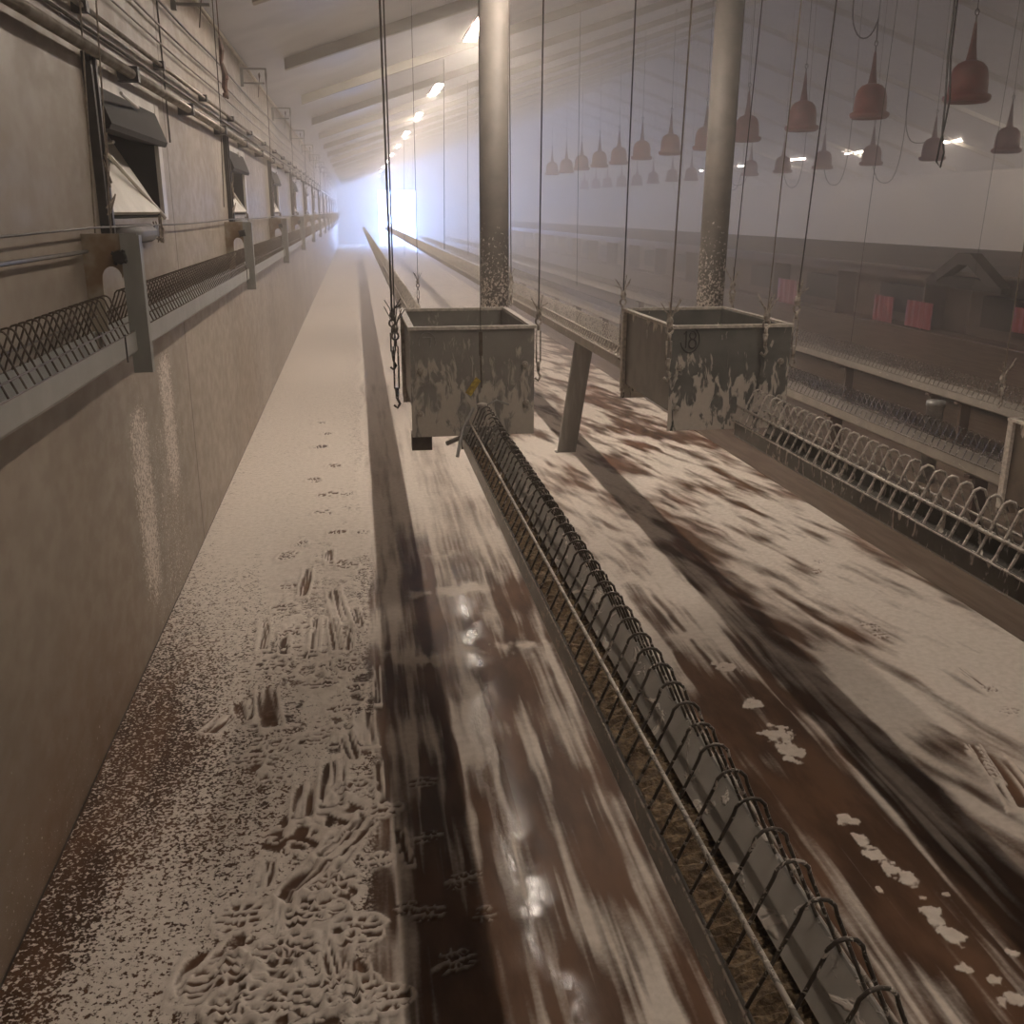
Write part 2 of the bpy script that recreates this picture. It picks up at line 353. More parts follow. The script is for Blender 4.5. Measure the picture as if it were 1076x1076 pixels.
# streaks along the belt direction in the middle, slanting smears on the right
st = fbm((GX + warp * .25) * 26, GY * 1.1 + 3, 11, 3); st2 = fbm((GX + warp * .3) * 9, GY * .7, 17, 3)
blot = fbm(GX * 6, GY * 3.2, 23, 3)
gx2 = GX + .38 * (GY - 3) * .55
rt = ss(GX, 1.45, 1.62)
sm = fbm(gx2 * 7 + warp * 4, GY * 2.1, 31, 3); sm2 = fbm(gx2 * 18 + warp * 6, GY * 3.2, 37, 3)
farm = ss(GY, 3.2, 4.6) * ss(GX, .6, .9)
st = fbm((GX + warp * .25) * 42, GY * 1.5 + 3, 11, 3)
mid_mod = (st - .5) * 2.0 + (st2 - .5) * 1.5 + (blot - .5) * 1.2 * (1 + farm) - .05
rt_mod = (sm - .5) * 1.6 + (sm2 - .5) * 1.4 - .10 * ss(GY, 2.5, 4)
fade = (1 - ss(GY, 9, 22) * .8) * (1 - .75 * ss(GY, 3.2, 5.5) * (1 - ss(GX, .5, .9)))
cov2 = cov + shape_mid * fade * (mid_mod * (1 - np.maximum(rt, farm * .8)) + rt_mod * np.maximum(rt, farm * .8))
# crossing puddles of foam at the slab joints
def bar(x0, x1, yc, h, amt=1., slope=0):
    global cov2
    wob = (fbm(GX * 9, GY * 0 + yc, 50, 3) - .5) * h * 1.9 + (fbm(GX * 22, GY * 16, 52, 3) - .5) * h * 1.8
    m_ = ss(GX, x0 - .05, x0 + .05) * (1 - ss(GX, x1 - .05, x1 + .05)) * np.exp(-((GY - yc - wob - slope * (GX - x0)) / (h * .8)) ** 2) * (.35 + .75 * ss(fbm(GX * 7, GY * 5 + yc, 57, 3), .38, .6))
    m_ = np.clip(m_, 0, 1)
    cov2 = np.maximum(cov2, cov2 * (1 - m_) + m_ * (1.0 * amt))
yb1 = float(at_z(520, 683, 0)[1]); yb2 = float(at_z(500, 618, 0)[1]); yb3 = float(at_z(700, 675, 0)[1]); yb4 = float(at_z(690, 610, 0)[1])
bar(.06, .66, yb1, .075, .95); bar(.18, .52, yb2, .06, .9); bar(.62, 1.32, yb3, .10, 1.); bar(.72, 1.28, yb4, .09, .9); bar(.28, .44, float(at_z(515, 580, 0)[1]), .05, .95)
# blobs of foam beside the right shadow
red = np.zeros_like(GX)
red += ss(sm2, .42, .65) * np.maximum(rt, farm) * .9 * ss(GY, 2.2, 4.2)
for u, v, r in [(765,700,.04),(790,740,.03),(818,772,.045),(832,788,.04),(890,862,.022),(905,885,.028),(922,900,.03),(938,915,.024),(957,923,.022),(975,955,.025),(985,965,.022),(1000,985,.026),(1012,1018,.013),(1045,1030,.019),(1052,1052,.014),(1068,1050,.022),(810,905,.006),(925,935,.01),(668,770,.008),(1063,1000,.012),(995,940,.01)]:
    x, y = at_z(u, v, 0)[:2]; d = np.hypot(GX - x + (fbm(GX * 34, GY * 30, 5) - .5) * r * 2.2, (GY - y) * .8 + (fbm(GX * 30, GY * 34, 9) - .5) * r * 2.2)
    cov2 = np.maximum(cov2, 1.15 * (1 - ss(d, r * .6, r * 1.15)))
spk = leftz * 1.0
spk = np.clip(spk * (.5 + .5 * (1 - ss(cov, .84, .97))), 0, 1)
# boot prints and smears
H = np.zeros_like(GX)
H += leftz * .004 * np.clip(cov, 0, 1)
rs = random.Random(3)
bp_ = np.array([(*at_z(u, v, 0)[:2],) for u, v in ((335, 440), (325, 520), (300, 600), (270, 680), (235, 760), (270, 860), (235, 940), (190, 1060))])
bx = np.interp(GY, bp_[::-1, 1], bp_[::-1, 0]) + (fbm(GX * 8, GY * 8, 40, 3) - .5) * .12
band = ss(GX, bx, bx + .06) * leftz * (1 - ss(GY, 5.2, 6.2)) * (1 - .45 * ss(GY, 2.4, 3.4)) * (1 - .35 * ss(GY, 3.4, 4.4))
wx_ = fbm(GX * 7, GY * 5, 41, 3) * 3.2; wy_ = fbm(GX * 7 + 5, GY * 5, 43, 3) * 3.2
r1 = 1 - np.abs(2 * fbm(GX * 26 + wx_ * 2, GY * 15 + wy_ * 2, 45, 2) - 1)
r2 = 1 - np.abs(2 * fbm(GX * 9 + wx_ * 1.4, GY * 30 + wy_ * 2, 47, 2) - 1)
r3 = fbm(GX * 5, GY * 4, 49, 2); rg = np.where(r3 > .5, r1, r2); rg = ss(rg, .72, .97)
gap = ss(fbm(GX * 8, GY * 6, 51, 3), .44, .56)
cov2 = cov2 * (1 - band) + band * (cov2 * (1 - gap) + gap * (.12 + .9 * rg))
H += band * gap * .009 * rg
spk = spk * (1 - band * gap * .9)
def window(x, y, r):
    j0, j1 = np.searchsorted(ys, [y - r, y + r]); i0, i1 = np.searchsorted(xs, [x - r, x + r])
    return slice(max(j0 - 1, 0), j1 + 1), slice(max(i0 - 1, 0), i1 + 1)
def smear(u, v, u2, v2, wid, seed=0, deep=1., tip=True):
    a = at_z(u, v, 0)[:2]; b_ = at_z(u2, v2, 0)[:2]; c = (a + b_) / 2; L = np.hypot(*(b_ - a)); d = (b_ - a) / L
    w_ = window(c[0], c[1], L * .5 + wid * 2.2 + .03)
    X, Yy = GX[w_], GY[w_]
    s = ((X - a[0]) * d[0] + (Yy - a[1]) * d[1]) / L; t = ((X - a[0]) * d[1] - (Yy - a[1]) * d[0]) / wid
    t = t + .35 * np.sin(s * 2.2 + seed)
    wq = np.sqrt(np.clip(1 - (2 * np.abs(s - .5)) ** 3, 0, 1))
    inside = 1 - ss(np.abs(t), wq * .8, wq * 1.1 + .02); inside *= ss(s, -.05, .08) * (1 - ss(s, .92, 1.05))
    strip = vn(t * 3.6 + seed * 3.1, s * 1.2 + seed, 60 + seed); val = .08 + .95 * ss(strip, .35, .8)
    cov2[w_] = cov2[w_] * (1 - inside) + inside * (1 - deep + deep * val)
    rim = np.exp(-((np.abs(t) - 1.15) / .22) ** 2) * ss(s, -.1, .1) * (1 - ss(s, .9, 1.1)) + (np.exp(-((s - 1.06) / .06) ** 2) * (np.abs(t) < 1.3) if tip else 0)
    H[w_] += .008 * rim - .006 * inside * (1 - val) + .003 * inside * val
    cov2[w_] = np.maximum(cov2[w_], rim * .98); spk[w_] *= (1 - np.clip(inside + rim, 0, 1) * .95)
def tread(u, v, rx, ry, ang, seed=0, dens=1., dark=1.):
    x, y = at_z(u, v, 0)[:2]; R_ = max(rx, ry) * 1.6; w_ = window(x, y, R_)
    X, Yy = GX[w_] - x, GY[w_] - y; ca, sa = math.cos(ang), math.sin(ang)
    p = X * ca + Yy * sa; q = -X * sa + Yy * ca
    rr = np.sqrt((p / rx) ** 2 + (q / ry) ** 2) + (vn(X * 40, Yy * 40, seed) - .5) * .35
    inside = 1 - ss(rr, .8, 1.05)
    th = np.arctan2(q / ry, p / rx); k = rs.choice([7, 9, 11])
    rays = np.sin(th * k + 5 * vn(X * 28, Yy * 28, seed + 4) + rr * 2) * .5 + .5
    bars = np.sin((q + .25 * p) * 2 * math.pi / .027 + 5 * vn(X * 22, Yy * 22, seed + 8)) * .5 + .5
    val = .12 + .95 * ss(np.maximum(rays * .9, bars * .95) - .1 * 0, .52, .86)
    cov2[w_] = cov2[w_] * (1 - inside * dens) + inside * dens * np.clip(val * dark, 0, 1)
    rim = np.exp(-((rr - 1.1) / .14) ** 2) * (1.0 if dark > .9 else .0)
    H[w_] += .007 * rim + .007 * inside * (val - .45)
    cov2[w_] = np.maximum(cov2[w_], rim * .9 * dark); spk[w_] *= (1 - np.clip(inside + rim, 0, 1) * .95)
for i, a in enumerate([(277,652,274,684,.022),(322,598,318,628,.022),(345,578,347,592,.02),(350,620,362,655,.03),(335,650,330,685,.02),(352,650,353,685,.022),(372,640,376,662,.02),(368,685,372,660,.015),
                       (238,752,222,772,.03),(248,740,262,762,.02),(283,722,288,765,.035),(268,735,262,760,.012),(300,665,296,690,.02),(345,700,348,722,.02),
                       (345,800,350,850,.035),(320,822,322,862,.03),(384,748,388,785,.03),(365,770,372,800,.02),(373,880,312,938,.045),(388,860,340,905,.03),(278,905,276,935,.022),(295,940,308,985,.02),(345,905,300,950,.03),
                       (235,1000,200,1060,.05),(262,1010,225,1070,.03),(348,990,358,1060,.03),(372,1010,380,1070,.022),(318,990,290,1030,.03),(395,700,398,740,.012),(398,800,402,850,.012),(420,870,428,910,.015),
                       (1005,700,1040,728,.02),(1030,790,1075,850,.045),(1018,782,1048,820,.02)]):
    smear(*a[:4], a[4], seed=i, deep=.95)
for i, a in enumerate([(356,593,.06,.04,.5),(302,585,.045,.07,-.5),(316,572,.03,.05,-.6),(365,596,.05,.035,.3),(302,618,.05,.04,.2),(299,640,.055,.045,.4),(309,665,.07,.05,.3),(281,700,.07,.055,.1),(327,690,.06,.04,.4),(350,702,.06,.05,0),(365,700,.045,.06,.2),(340,720,.07,.04,.3),
                       (305,682,.05,.02,0),(375,725,.05,.04,.3),(360,745,.06,.03,.4),(300,785,.06,.05,.6),(262,800,.05,.03,0),(330,780,.06,.04,.3),(350,770,.07,.03,.2),(290,820,.05,.03,.2),(370,830,.06,.04,.4),(405,852,.05,.03,.3),(400,905,.035,.03,.2),
                       (255,965,.07,.05,.3),(230,1030,.08,.05,.4),(330,960,.07,.05,.2),(350,930,.07,.04,.4),(375,980,.06,.05,.3),(300,1000,.08,.05,.1),(250,1060,.07,.05,.2),(335,1050,.08,.05,.2),(380,1045,.05,.05,.4),(300,1060,.07,.05,0),(412,1052,.045,.035,.4),
                       (340,540,.06,.05,.3),(355,560,.05,.04,.3),(345,520,.06,.05,.4),(330,505,.05,.06,.1),(350,490,.05,.05,.3),(336,470,.06,.06,.2),(365,520,.06,.03,.8),(335,445,.05,.05,0),(380,560,.04,.04,0),(345,456,.05,.05,0)]):
    tread(*a[:5], seed=100 + i * 3)
for i, a in enumerate([(445,822,.045,.03,.2),(450,880,.05,.025,.2),(452,960,.045,.03,.2),(485,925,.055,.03,.5),(478,1010,.06,.04,.5),(428,955,.035,.025,.2),(508,962,.035,.03,.4),(860,590,.03,.03,0),(915,658,.035,.05,.4),(925,668,.03,.03,.2),(1062,748,.05,.035,.4),(1040,725,.03,.03,.3),(860,600,.04,.025,.5)]):
    tread(*a[:5], seed=300 + i * 3, dens=.75, dark=.62 if a[0] < 600 else .8)
cov2 = np.clip(cov2, 0, 1.2)
H += shape_mid * .0016 * np.clip(cov2, 0, 1)
H *= 1 - ss(GY, 14, 20)
ny, nx = GX.shape
me = bpy.data.meshes.new('floor')
co = np.stack([GX, GY, H], -1).reshape(-1, 3).astype(np.float32)
idx = np.arange(ny * nx).reshape(ny, nx)
q = np.stack([idx[:-1, :-1], idx[:-1, 1:], idx[1:, 1:], idx[1:, :-1]], -1).reshape(-1, 4)
me.vertices.add(len(co)); me.vertices.foreach_set('co', co.ravel())
me.loops.add(q.size); me.loops.foreach_set('vertex_index', q.ravel().astype(np.int32))
me.polygons.add(len(q)); me.polygons.foreach_set('loop_start', np.arange(0, q.size, 4, dtype=np.int32))
me.update(calc_edges=True); me.shade_smooth()
at_ = me.attributes.new('foam', 'FLOAT_COLOR', 'POINT')
wet = np.zeros_like(GX)
wp = np.array([at_z(u, v, 0)[:2] for u, v in ((470, 560), (488, 640), (500, 700), (505, 760), (530, 860), (562, 960), (600, 1070))])
wx = np.interp(GY, wp[::-1, 1], wp[::-1, 0]); wv = fbm(GX * 14, GY * 9, 71, 3)
wet = np.exp(-((GX - wx) / .045) ** 2) * (1 - ss(GY, 3.6, 4.4)) * ss(wv, .35, .6)
cov2 = cov2 * (1 - .25 * wet)
H += wet * .0035 * (vn(GX * 55, GY * 45, 77) - .5)
cc = np.stack([cov2, spk, np.clip(red, 0, 1), np.clip(wet, 0, 1)], -1).astype(np.float32)
at_.data.foreach_set('color', cc.ravel())
me.materials.append(M['floor'])
fl = bpy.data.objects.new('floor', me); COL.objects.link(fl); fl['kind'] = 'structure'
struct('floor', MB().box(XF1, XR, YN, YEND, -.1, -.012), 'slat')
struct('trim_1', MB().box(XF1 - .005, XF1 + .02, YN, YEND, -.1, .004), 'slat')
# ---------------------------------------------------------------- rafters
rafters = []
for k in range(-3, 17):
    y = 6.40 + 2.8 * k
    if y > YEND - .5: break
    x0 = -.52
    for side in (0, 1):
        a, c = (x0, XC) if side == 0 else (2 * XC - x0, XC)
        mb = MB()
        mb.prism([(a, ceil_z(a) - .002), (c, zt - .002), (c, zt - .10), (a, ceil_z(a) - .09)], -.045, .045)
        o = mb.build('rafter', 'rafter', origin=(a, 0, ceil_z(a))); o.location.y = y
        far = 'left' if side == 0 else 'right'
        if side == 0 and k >= 0 and k < 9: lab = f'grey roof rafter on the left slope, {ORD[k]} one in view counting from the top left' if k else 'grey roof rafter on the left slope, nearest one cut by the top edge'
        elif side == 0: lab = 'grey roof rafter on the left slope, fading in the haze above the door'
        else: lab = 'hazy grey roof rafter running down the far right slope of the roof'
        tag(o, lab, 'beam', 'roof rafters on the left slope' if side == 0 else 'roof rafters on the right slope')
# ---------------------------------------------------------------- lamps
def lamp(x, y, z, L, lab, group, dim=False):
    t = thing('tube_lamp', lab, 'lamp', (x, y, z), group)
    if x < XC:
        rf_ = MB().prism([(-.062, -.022), (-.035, .035), (.035, .035), (.062, -.022), (.065, -.020), (.04, .06), (-.04, .06), (-.065, -.020)], -L / 2 - .03, L / 2 + .03)
        for yy in (-L / 2 - .034, L / 2 + .03): rf_.prism([(-.065, -.020), (.065, -.020), (.04, .06), (-.04, .06)], yy, yy + .004)
        rf_.build('reflector', 'reflector', t)
    else: MB().box(-.03, .03, -L / 2 - .02, L / 2 + .02, .028, .06).build('housing', 'grey', t)
    MB().tube([(0, -L / 2, 0), (0, L / 2, 0)], .019, 10).build('tube', 'glow_dim' if dim else 'glow', t)
    zc = ceil_z(x) - z
    for yy in (-L / 3, L / 3): MB().tube([(0, yy, .07), (0, yy, zc)], .004, 4).build('hanger', 'cable', t)
LX, LZ = 1.285, 3.35
LY = [-2.6, 2.1, 6.4, 10.7, 15.9, 20.3, 24.8, 29.4, 34, 38.5, 43, 47.5]
for i, y in enumerate(LY):
    n = i - 3
    lab = ('glowing tube lamp on the left slope, nearest in view beside the left pillar' if n == 0 else f'glowing tube lamp on the left slope, {ORD[n]} of the row from the left pillar' if n > 0 else 'tube lamp overhead, nearer than the top edge of the view')
    lamp(LX, y, LZ, 1.5, lab, 'tube lamps on the left slope', y < 4)
for i, y in enumerate([7, 12, 16.8, 21.6, 26.4, 31.6, 36, 41.2, 46, 50.5]):
    n = i - 4
    lab = ('thin white tube lamp far right, brightest one beside the rightmost hanging bells' if n == 0 else f'thin white tube lamp low over the hazy right side, {ORD[n]} from the right edge' if n > 0 else 'tube lamp on the right slope outside the view')
    lamp(16.0, y, 3.40, 1.25, lab, 'tube lamps on the right slope')
# ---------------------------------------------------------------- feeder troughs with hooped wire grilles
TW, TH, HH = .13, .062, .125
def grille(mb, y0, y1, x0=0, z0=0, w=TW, h=HH, r=.0027, pitch=.0575, n=5, knobs=True, seg=5, jit=0, hoops=True, rails=True):
    k = int((y1 - y0) / pitch); R = .02
    for i in range(k + 1 if hoops else 0):
        y = y0 + i * pitch; j = random.uniform(-jit, jit)
        pts = [(x0 - w / 2, y, z0)]
        for s in range(seg):
            a = math.pi * (1 - s / (seg - 1)); pts.append((x0 + R * math.cos(a), y + j, z0 + h - R + R * math.sin(a)))
        pts.append((x0 + w / 2, y, z0)); mb.tube(pts, r, n, False)
    for sx in ((-1, 1) if rails else ()):
        for t, rr in ((.46 if sx < 0 else .28, 1.25 if sx < 0 else .9), (0, .8)):
            x = x0 + sx * (w / 2 * (1 - t) + R * t * .9); z = z0 + h * t * .9
            mb.tube([(x + sx * r, y0 - .02, z), (x + sx * r, y1 + .02, z)], r * rr, n)
            if knobs and sx < 0 and t > 0:
                for i in range(k + 1): mb.ball((x + sx * r, y0 + i * pitch, z), r * 1.55, 6, (1, 1.5, 1))
def trough_mb(y0, y1, w=TW, h=TH, t=.002):
    o = w / 2 + t
    return MB().prism([(-o, 0), (-o, -h + .012), (-o + .012, -h), (o - .012, -h), (o, -h + .012), (o, 0), (o - t, 0), (o - t, -h + .013), (o - .013, -h + t), (-o + .013, -h + t), (-o + t, -h + .013), (-o + t, 0)], y0, y1)
ZR = .84
# the nearest feeder, cut by the bottom edge
X1 = .415
t1 = thing('feeder_trough', 'raised steel feeder trough with hooped wire grille crossing the foreground diagonally', 'feeder', (X1, 0, ZR))
trough_mb(.25, 3.46).tube([(-TW / 2, .25, 0), (-TW / 2, 3.46, 0)], .0035, 6).tube([(TW / 2, .25, 0), (TW / 2, 3.46, 0)], .0035, 6).build('trough', 'galv_wet', t1)
g = MB(); grille(g, .29, 3.38, jit=.003, seg=7, n=6, r=.0024, rails=False); gw = g.build('wire_grille', 'wire', t1, smooth=True)
g = MB(); grille(g, .29, 3.38, n=6, r=.0027, hoops=False); g.build('long_wire', 'wire_foam', gw, smooth=True)
MB().prism([(.0655, .0), (.0625, .0015), (.022, -.041), (.025, -.043)], .25, 3.455).build('inner_slope', 'slope', t1)
MB().box(-.07, .07, 3.455, 3.46, -.062, .02).build('end_plate', 'galv_wet', t1)
e_ = MB(); e_.tube([(-.1, 3.30, -.05), (-.075, 3.36, .03), (-.03, 3.4, .1)], .006, 6).tube([(-.125, 3.42, -.03), (-.09, 3.40, -.01), (-.07, 3.38, .0)], .009, 6).tube([(.0, 3.36, .11), (.05, 3.40, .125), (.10, 3.44, .10)], .0035, 6)
e_.build('latch_rod', 'galv', t1)
MB().ball((-.01, 3.32, .125), .014, 10, (1.4, .7, .6)).build('foam_blob', 'rim', t1)
# feed lying in it
fbm_ = MB(); n_ = 520; vs = []; fs = []
for i in range(n_):
    y = .26 + (3.18) * i / (n_ - 1)
    for j in range(9):
        x = -.06 + .12 * j / 8; vs.append((x, y, -.058 + .012 * random.random() + .003 * math.sin(y * 40)))
for i in range(n_ - 1):
    for j in range(8): a = i * 9 + j; fs.append((a, a + 1, a + 10, a + 9))
fm = MB().add(vs, fs).build('feed_mash', 'feed', origin=(0, 0, 0)); fm.location = (X1, 0, ZR)
tag(fm, 'brown feed mash lying in the foreground feeder trough', 'feed', kind='stuff')
# yellow tag
tg = MB().prism([(-.014, -.03), (.010, -.034), (.016, .028), (-.006, .034)], -.002, .002).build('yellow_tag', 'yellow'); P = at_y(497, 406, 3.32); tg.location = tuple(P); tg.rotation_euler = (.2, .45, .3)
tag(tg, 'small yellow tag hanging at the head of the foreground feeder', 'tag')
# row one behind the left hopper
def far_trough(x, y0, y1, z, lab, mt, mw, group=None, legs=None, knobs=False, zfloor=0.0, detail=14, r=.0028, leg_m='wood'):
    t = thing('feeder_trough', lab, 'feeder', (x, 0, z), group)
    trough_mb(y0, y1).tube([(-TW / 2, y0, 0), (-TW / 2, y1, 0)], .004, 5).tube([(TW / 2, y0, 0), (TW / 2, y1, 0)], .004, 5).build('trough', mt, t)
    g = MB(); grille(g, y0 + .03, min(detail, y1), knobs=knobs, seg=5, n=4, jit=.003, r=r)
    if y1 > detail: grille(g, detail, y1, knobs=False, seg=3, n=3, r=.003)
    g.build('wire_grille', mw, t, smooth=True)
    for ly in (legs or []):
        MB().box(-.035, .035, ly - .012, ly + .012, zfloor - z, -.05).box(-.075, .075, ly - .02, ly + .02, -TH - .014, -TH).build('leg', leg_m, t)
    return t
far_trough(X1, 4.35, 48, ZR, 'feeder trough running away behind the left hopper towards the door', 'far_trough', 'wire_foam')
X2 = 1.455
far_trough(X2, .9, 3.50, ZR, 'foam-caked feeder trough with pale wire hoops in front of the hopper marked 18', 'trough2', 'wire_foam', knobs=True, r=.0040)
far_trough(X2, 4.32, 48, ZR, 'foam-dusted feeder trough running away behind the hopper marked 18', 'far_trough', 'wire_foam')
far_trough(2.93, 3.72, 46, .45, 'low feeder trough standing behind the foam-caked one on the right', 'far_trough', 'wire', legs=[4.2 + 1.5 * i for i in range(12)], leg_m='nest')
far_trough(4.03, 3.4, 46, .43, 'low feeder trough on legs, farther right before the dark nest boxes', 'far_trough', 'wire', legs=[5.0, 5.42, 6.05, 6.4, 7.7, 9.2, 10.8, 12.4, 14], leg_m='nest')
# feed on the farthest row seen as pale heaps
# ---------------------------------------------------------------- hoppers
def hopper(x0, x1, y0, y1, z0, z1, lab, mt, number=None, outlet=None, seed=0):
    t = thing('feed_hopper', lab, 'hopper', (x0, y0, z0)); w, d, h = x1 - x0, y1 - y0, z1 - z0; th = .006
    # front and back sheets, the side sheets sit in from the corners, the tank is open at the top
    b_ = MB().box(0, w, 0, th, 0, h).box(0, w, d - th, d, 0, h).box(w - .02, w - .014, th, d - th, .07, h)
    b_.add([(.014, th, .10), (w - .014, th, .02), (w - .014, d - th, .02), (.014, d - th, .10)], [(0, 1, 2, 3)])
    tk = b_.build('tank', mt, t)
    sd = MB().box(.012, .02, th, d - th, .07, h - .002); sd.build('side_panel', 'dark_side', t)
    MB().box(-.006, .016, -.004, d + .004, h - .004, h + .008).box(w - .016, w + .006, -.004, d + .004, h - .004, h + .008).box(.016, w - .016, -.006, .012, h - .004, h + .008).box(.016, w - .016, d - .012, d + .004, h - .004, h + .008).build('rim', 'rim', t)
    MB().box(-.003, .012, d - .03, d + .002, .03, h).build('corner_flange', 'rim', t)
    for bx, bz in ((.03, h * .68), (w - .035, h * .70), (w - .03, h * .3), (.03, h * .22)):
        MB().lathe([(.0, -.008), (.011, -.008), (.013, 0), (.013, .003)], (0, 0, 0), 8).build('bolt', 'foamchain', tk)
    bs = [c for c in tk.children if c.name.startswith('bolt')]
    for c, (bx, bz) in zip(bs, ((.035, h * .62), (w - .035, h * .66), (w - .03, h * .3), (.03, h * .22))):
        c.location = (bx, -.002, bz); c.rotation_euler = (math.radians(-90), 0, 0)
    if outlet: MB().box(*outlet).build('outlet', 'dark_side', t)
    return t
HY0, HY1 = 3.56, 4.27
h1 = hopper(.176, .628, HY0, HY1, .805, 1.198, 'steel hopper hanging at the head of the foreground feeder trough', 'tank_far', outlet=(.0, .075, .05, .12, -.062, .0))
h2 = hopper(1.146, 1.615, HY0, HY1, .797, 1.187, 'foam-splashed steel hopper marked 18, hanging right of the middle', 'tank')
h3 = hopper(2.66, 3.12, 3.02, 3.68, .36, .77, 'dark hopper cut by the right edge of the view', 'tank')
# embossed number 18 in its ring
nb = MB()
def arc(cx, cz, rx, rz, a0, a1, n=14): return [(cx + rx * math.cos(math.radians(a0 + (a1 - a0) * i / n)), -.003, cz + rz * math.sin(math.radians(a0 + (a1 - a0) * i / n))) for i in range(n + 1)]
cx, cz = .070, .345
nb.tube(arc(cx, cz, .036, .048, 100, -170), .0022, 5)
nb.tube([(cx - .024, -.003, cz + .020), (cx - .015, -.003, cz + .032), (cx - .015, -.003, cz - .030)], .003, 5)
nb.tube(arc(cx + .010, cz + .016, .012, .014, -90, 270), .003, 5); nb.tube(arc(cx + .010, cz - .015, .014, .017, 90, 450), .003, 5)
nb.build('number', 'black', [c for c in h2.children if c.name.startswith('tank')][0])
nb = MB(); cx, cz = .062, .352
nb.tube(arc(cx, cz - .006, .030, .036, 200, -20), .0018, 5); nb.tube([(cx - .016, -.003, cz + .012), (cx + .014, -.003, cz + .012), (cx + .010, -.003, cz - .024)], .002, 5)
nb.build('number', 'galv', [c for c in h1.children if c.name.startswith('tank')][0])
# ---------------------------------------------------------------- cables and fittings
def cable(u0, v0, u1, v1, y, lab, r=.004, m='cable', fit=None, v_top=None, group=None, name='hanging_cable', fitm='foamchain', xo=None):
    """straight cable through two points of the plane y, carried on up to the roof"""
    a = at_y(u1, v1, y); b_ = at_y(u0, v0, y); d = (b_ - a) / (b_[2] - a[2])
    z = a[2] + 1
    for _ in range(12): z = ceil_z((a + d * (z - a[2]))[0]) - .005
    r *= .78; top = a + d * (z - a[2]); t = thing(name, lab, 'cable', a, group)
    MB().tube([(0, 0, 0), tuple(top - a)], r, 5).build('line', m, t)
    if fit:
        f = MB(); L = fit
        z = 0
        if name != 'thin':
            f.tube([(0, 0, .01), (0, 0, -.015)], .007, 6)
            ring = [(.013 * math.cos(a_), 0, -.03 + .015 * math.sin(a_)) for a_ in [2 * math.pi * i / 10 for i in range(11)]]
            f.tube(ring, .0045, 5)
            f.tube([(0, 0, -.045), (0, 0, -.07)], .007, 6)
            for sx in (-.009, .009): f.tube([(sx, 0, -.07), (sx, 0, -L + .06)], .0036, 5)
            f.tube([(0, 0, -L + .065), (0, 0, -L + .02)], [.010, .006], 6)
            f.tube([(0, 0, -L + .02), (.01, 0, -L - .0), (0, 0, -L - .018), (-.014, 0, -L - .005)], .0055, 6)
        tb_ = f.build('turnbuckle', fitm, t, smooth=True)
        k = MB(); rr = random.Random(int(u0))
        for i in range(6):
            an = rr.uniform(0, 6.28); k.tube([(0, 0, -.01), (.012 * math.cos(an), .012 * math.sin(an), .03), (.04 * math.cos(an), .03 * math.sin(an), rr.uniform(.04, .085))], .0026, 4)
        k.ball((0, 0, 0), .014, 8, (1, 1, 1.5)); k.build('frayed_end', fitm, tb_)
    return t
cable(399, 0, 412, 332, 4.25, 'dark doubled cable down to the left hopper, thickest one left of the door light', .006, fit=.21, fitm='cable')
cable(403, 0, 415, 345, 3.95, 'dark cable just right of the doubled one at the left hopper', .004, fit=.30, fitm='wire')
cable(432, 0, 439, 296, 8.4, 'thin cable hanging in front of the blue door light', .003, fit=.20, fitm='wire')
cable(503, 0, 505, 352, 3.33, 'thin cable down to the head of the foreground feeder trough', .0017)
cable(535, 0, 537, 292, 6.5, 'thin cable right beside the left pillar', .0045, fit=.16)
cable(571, 0, 566, 330, 4.25, 'dark cable to the right side of the left hopper', .0042, fit=.27)
cable(668, 0, 655, 310, 4.3, 'dark cable to the far left corner of the hopper marked 18', .0042, fit=.27)
cable(727, 0, 704, 338, 3.53, 'pale frayed cable to the near left corner of the hopper marked 18', .0042, m='rope', fit=.20)
cable(801, 0, 770, 300, 4.3, 'thin cable to the far right corner of the hopper marked 18', .003, fit=.10)
cable(842, 0, 806, 332, 3.50, 'pale cable hooked over the front rim of the hopper marked 18', .003, m='rope', fit=.13)
cable(866, 100, 838, 316, 3.70, 'dark cable ending in a frayed pale knot right of the hopper marked 18', .0036, fit=.24)
cable(1085, 200, 1054, 398, 3.66, 'pale cable and clip to the dark hopper at the right edge', .003, m='rope', fit=.10)
cable(935, 60, 894, 360, 6.2, 'thin hanging cable left of the rightmost bells, before the nest boxes', .002)
cable(1052, 120, 1014, 350, 7.4, 'thin hanging cable before the gable-shaped frame', .002)
cable(610, 0, 606, 300, 12, 'faint thin cable in the haze between the pillars', .004)
for i, (u, v) in enumerate(((467, 262), (492, 268), (425, 270), (405, 262), (434, 262))):
    cable(u - 1, 0, u, v, 13 + 4 * i, 'very thin hazy cable near the blue door light', .006, group='thin hazy cables near the door')
# pendulum switch at the foreground feeder head
t = thing('strain_clip', 'dark slim clip on the thin cable above the foreground feeder', 'clip', at_y(505, 358, 3.33))
MB().box(-.006, .006, -.004, .004, -.05, .03).build('body', 'wire_rust', t)
MB().tube([(0, 0, -.05), (.002, 0, -.16)], .003, 5).build('rod', 'wire_rust', t)
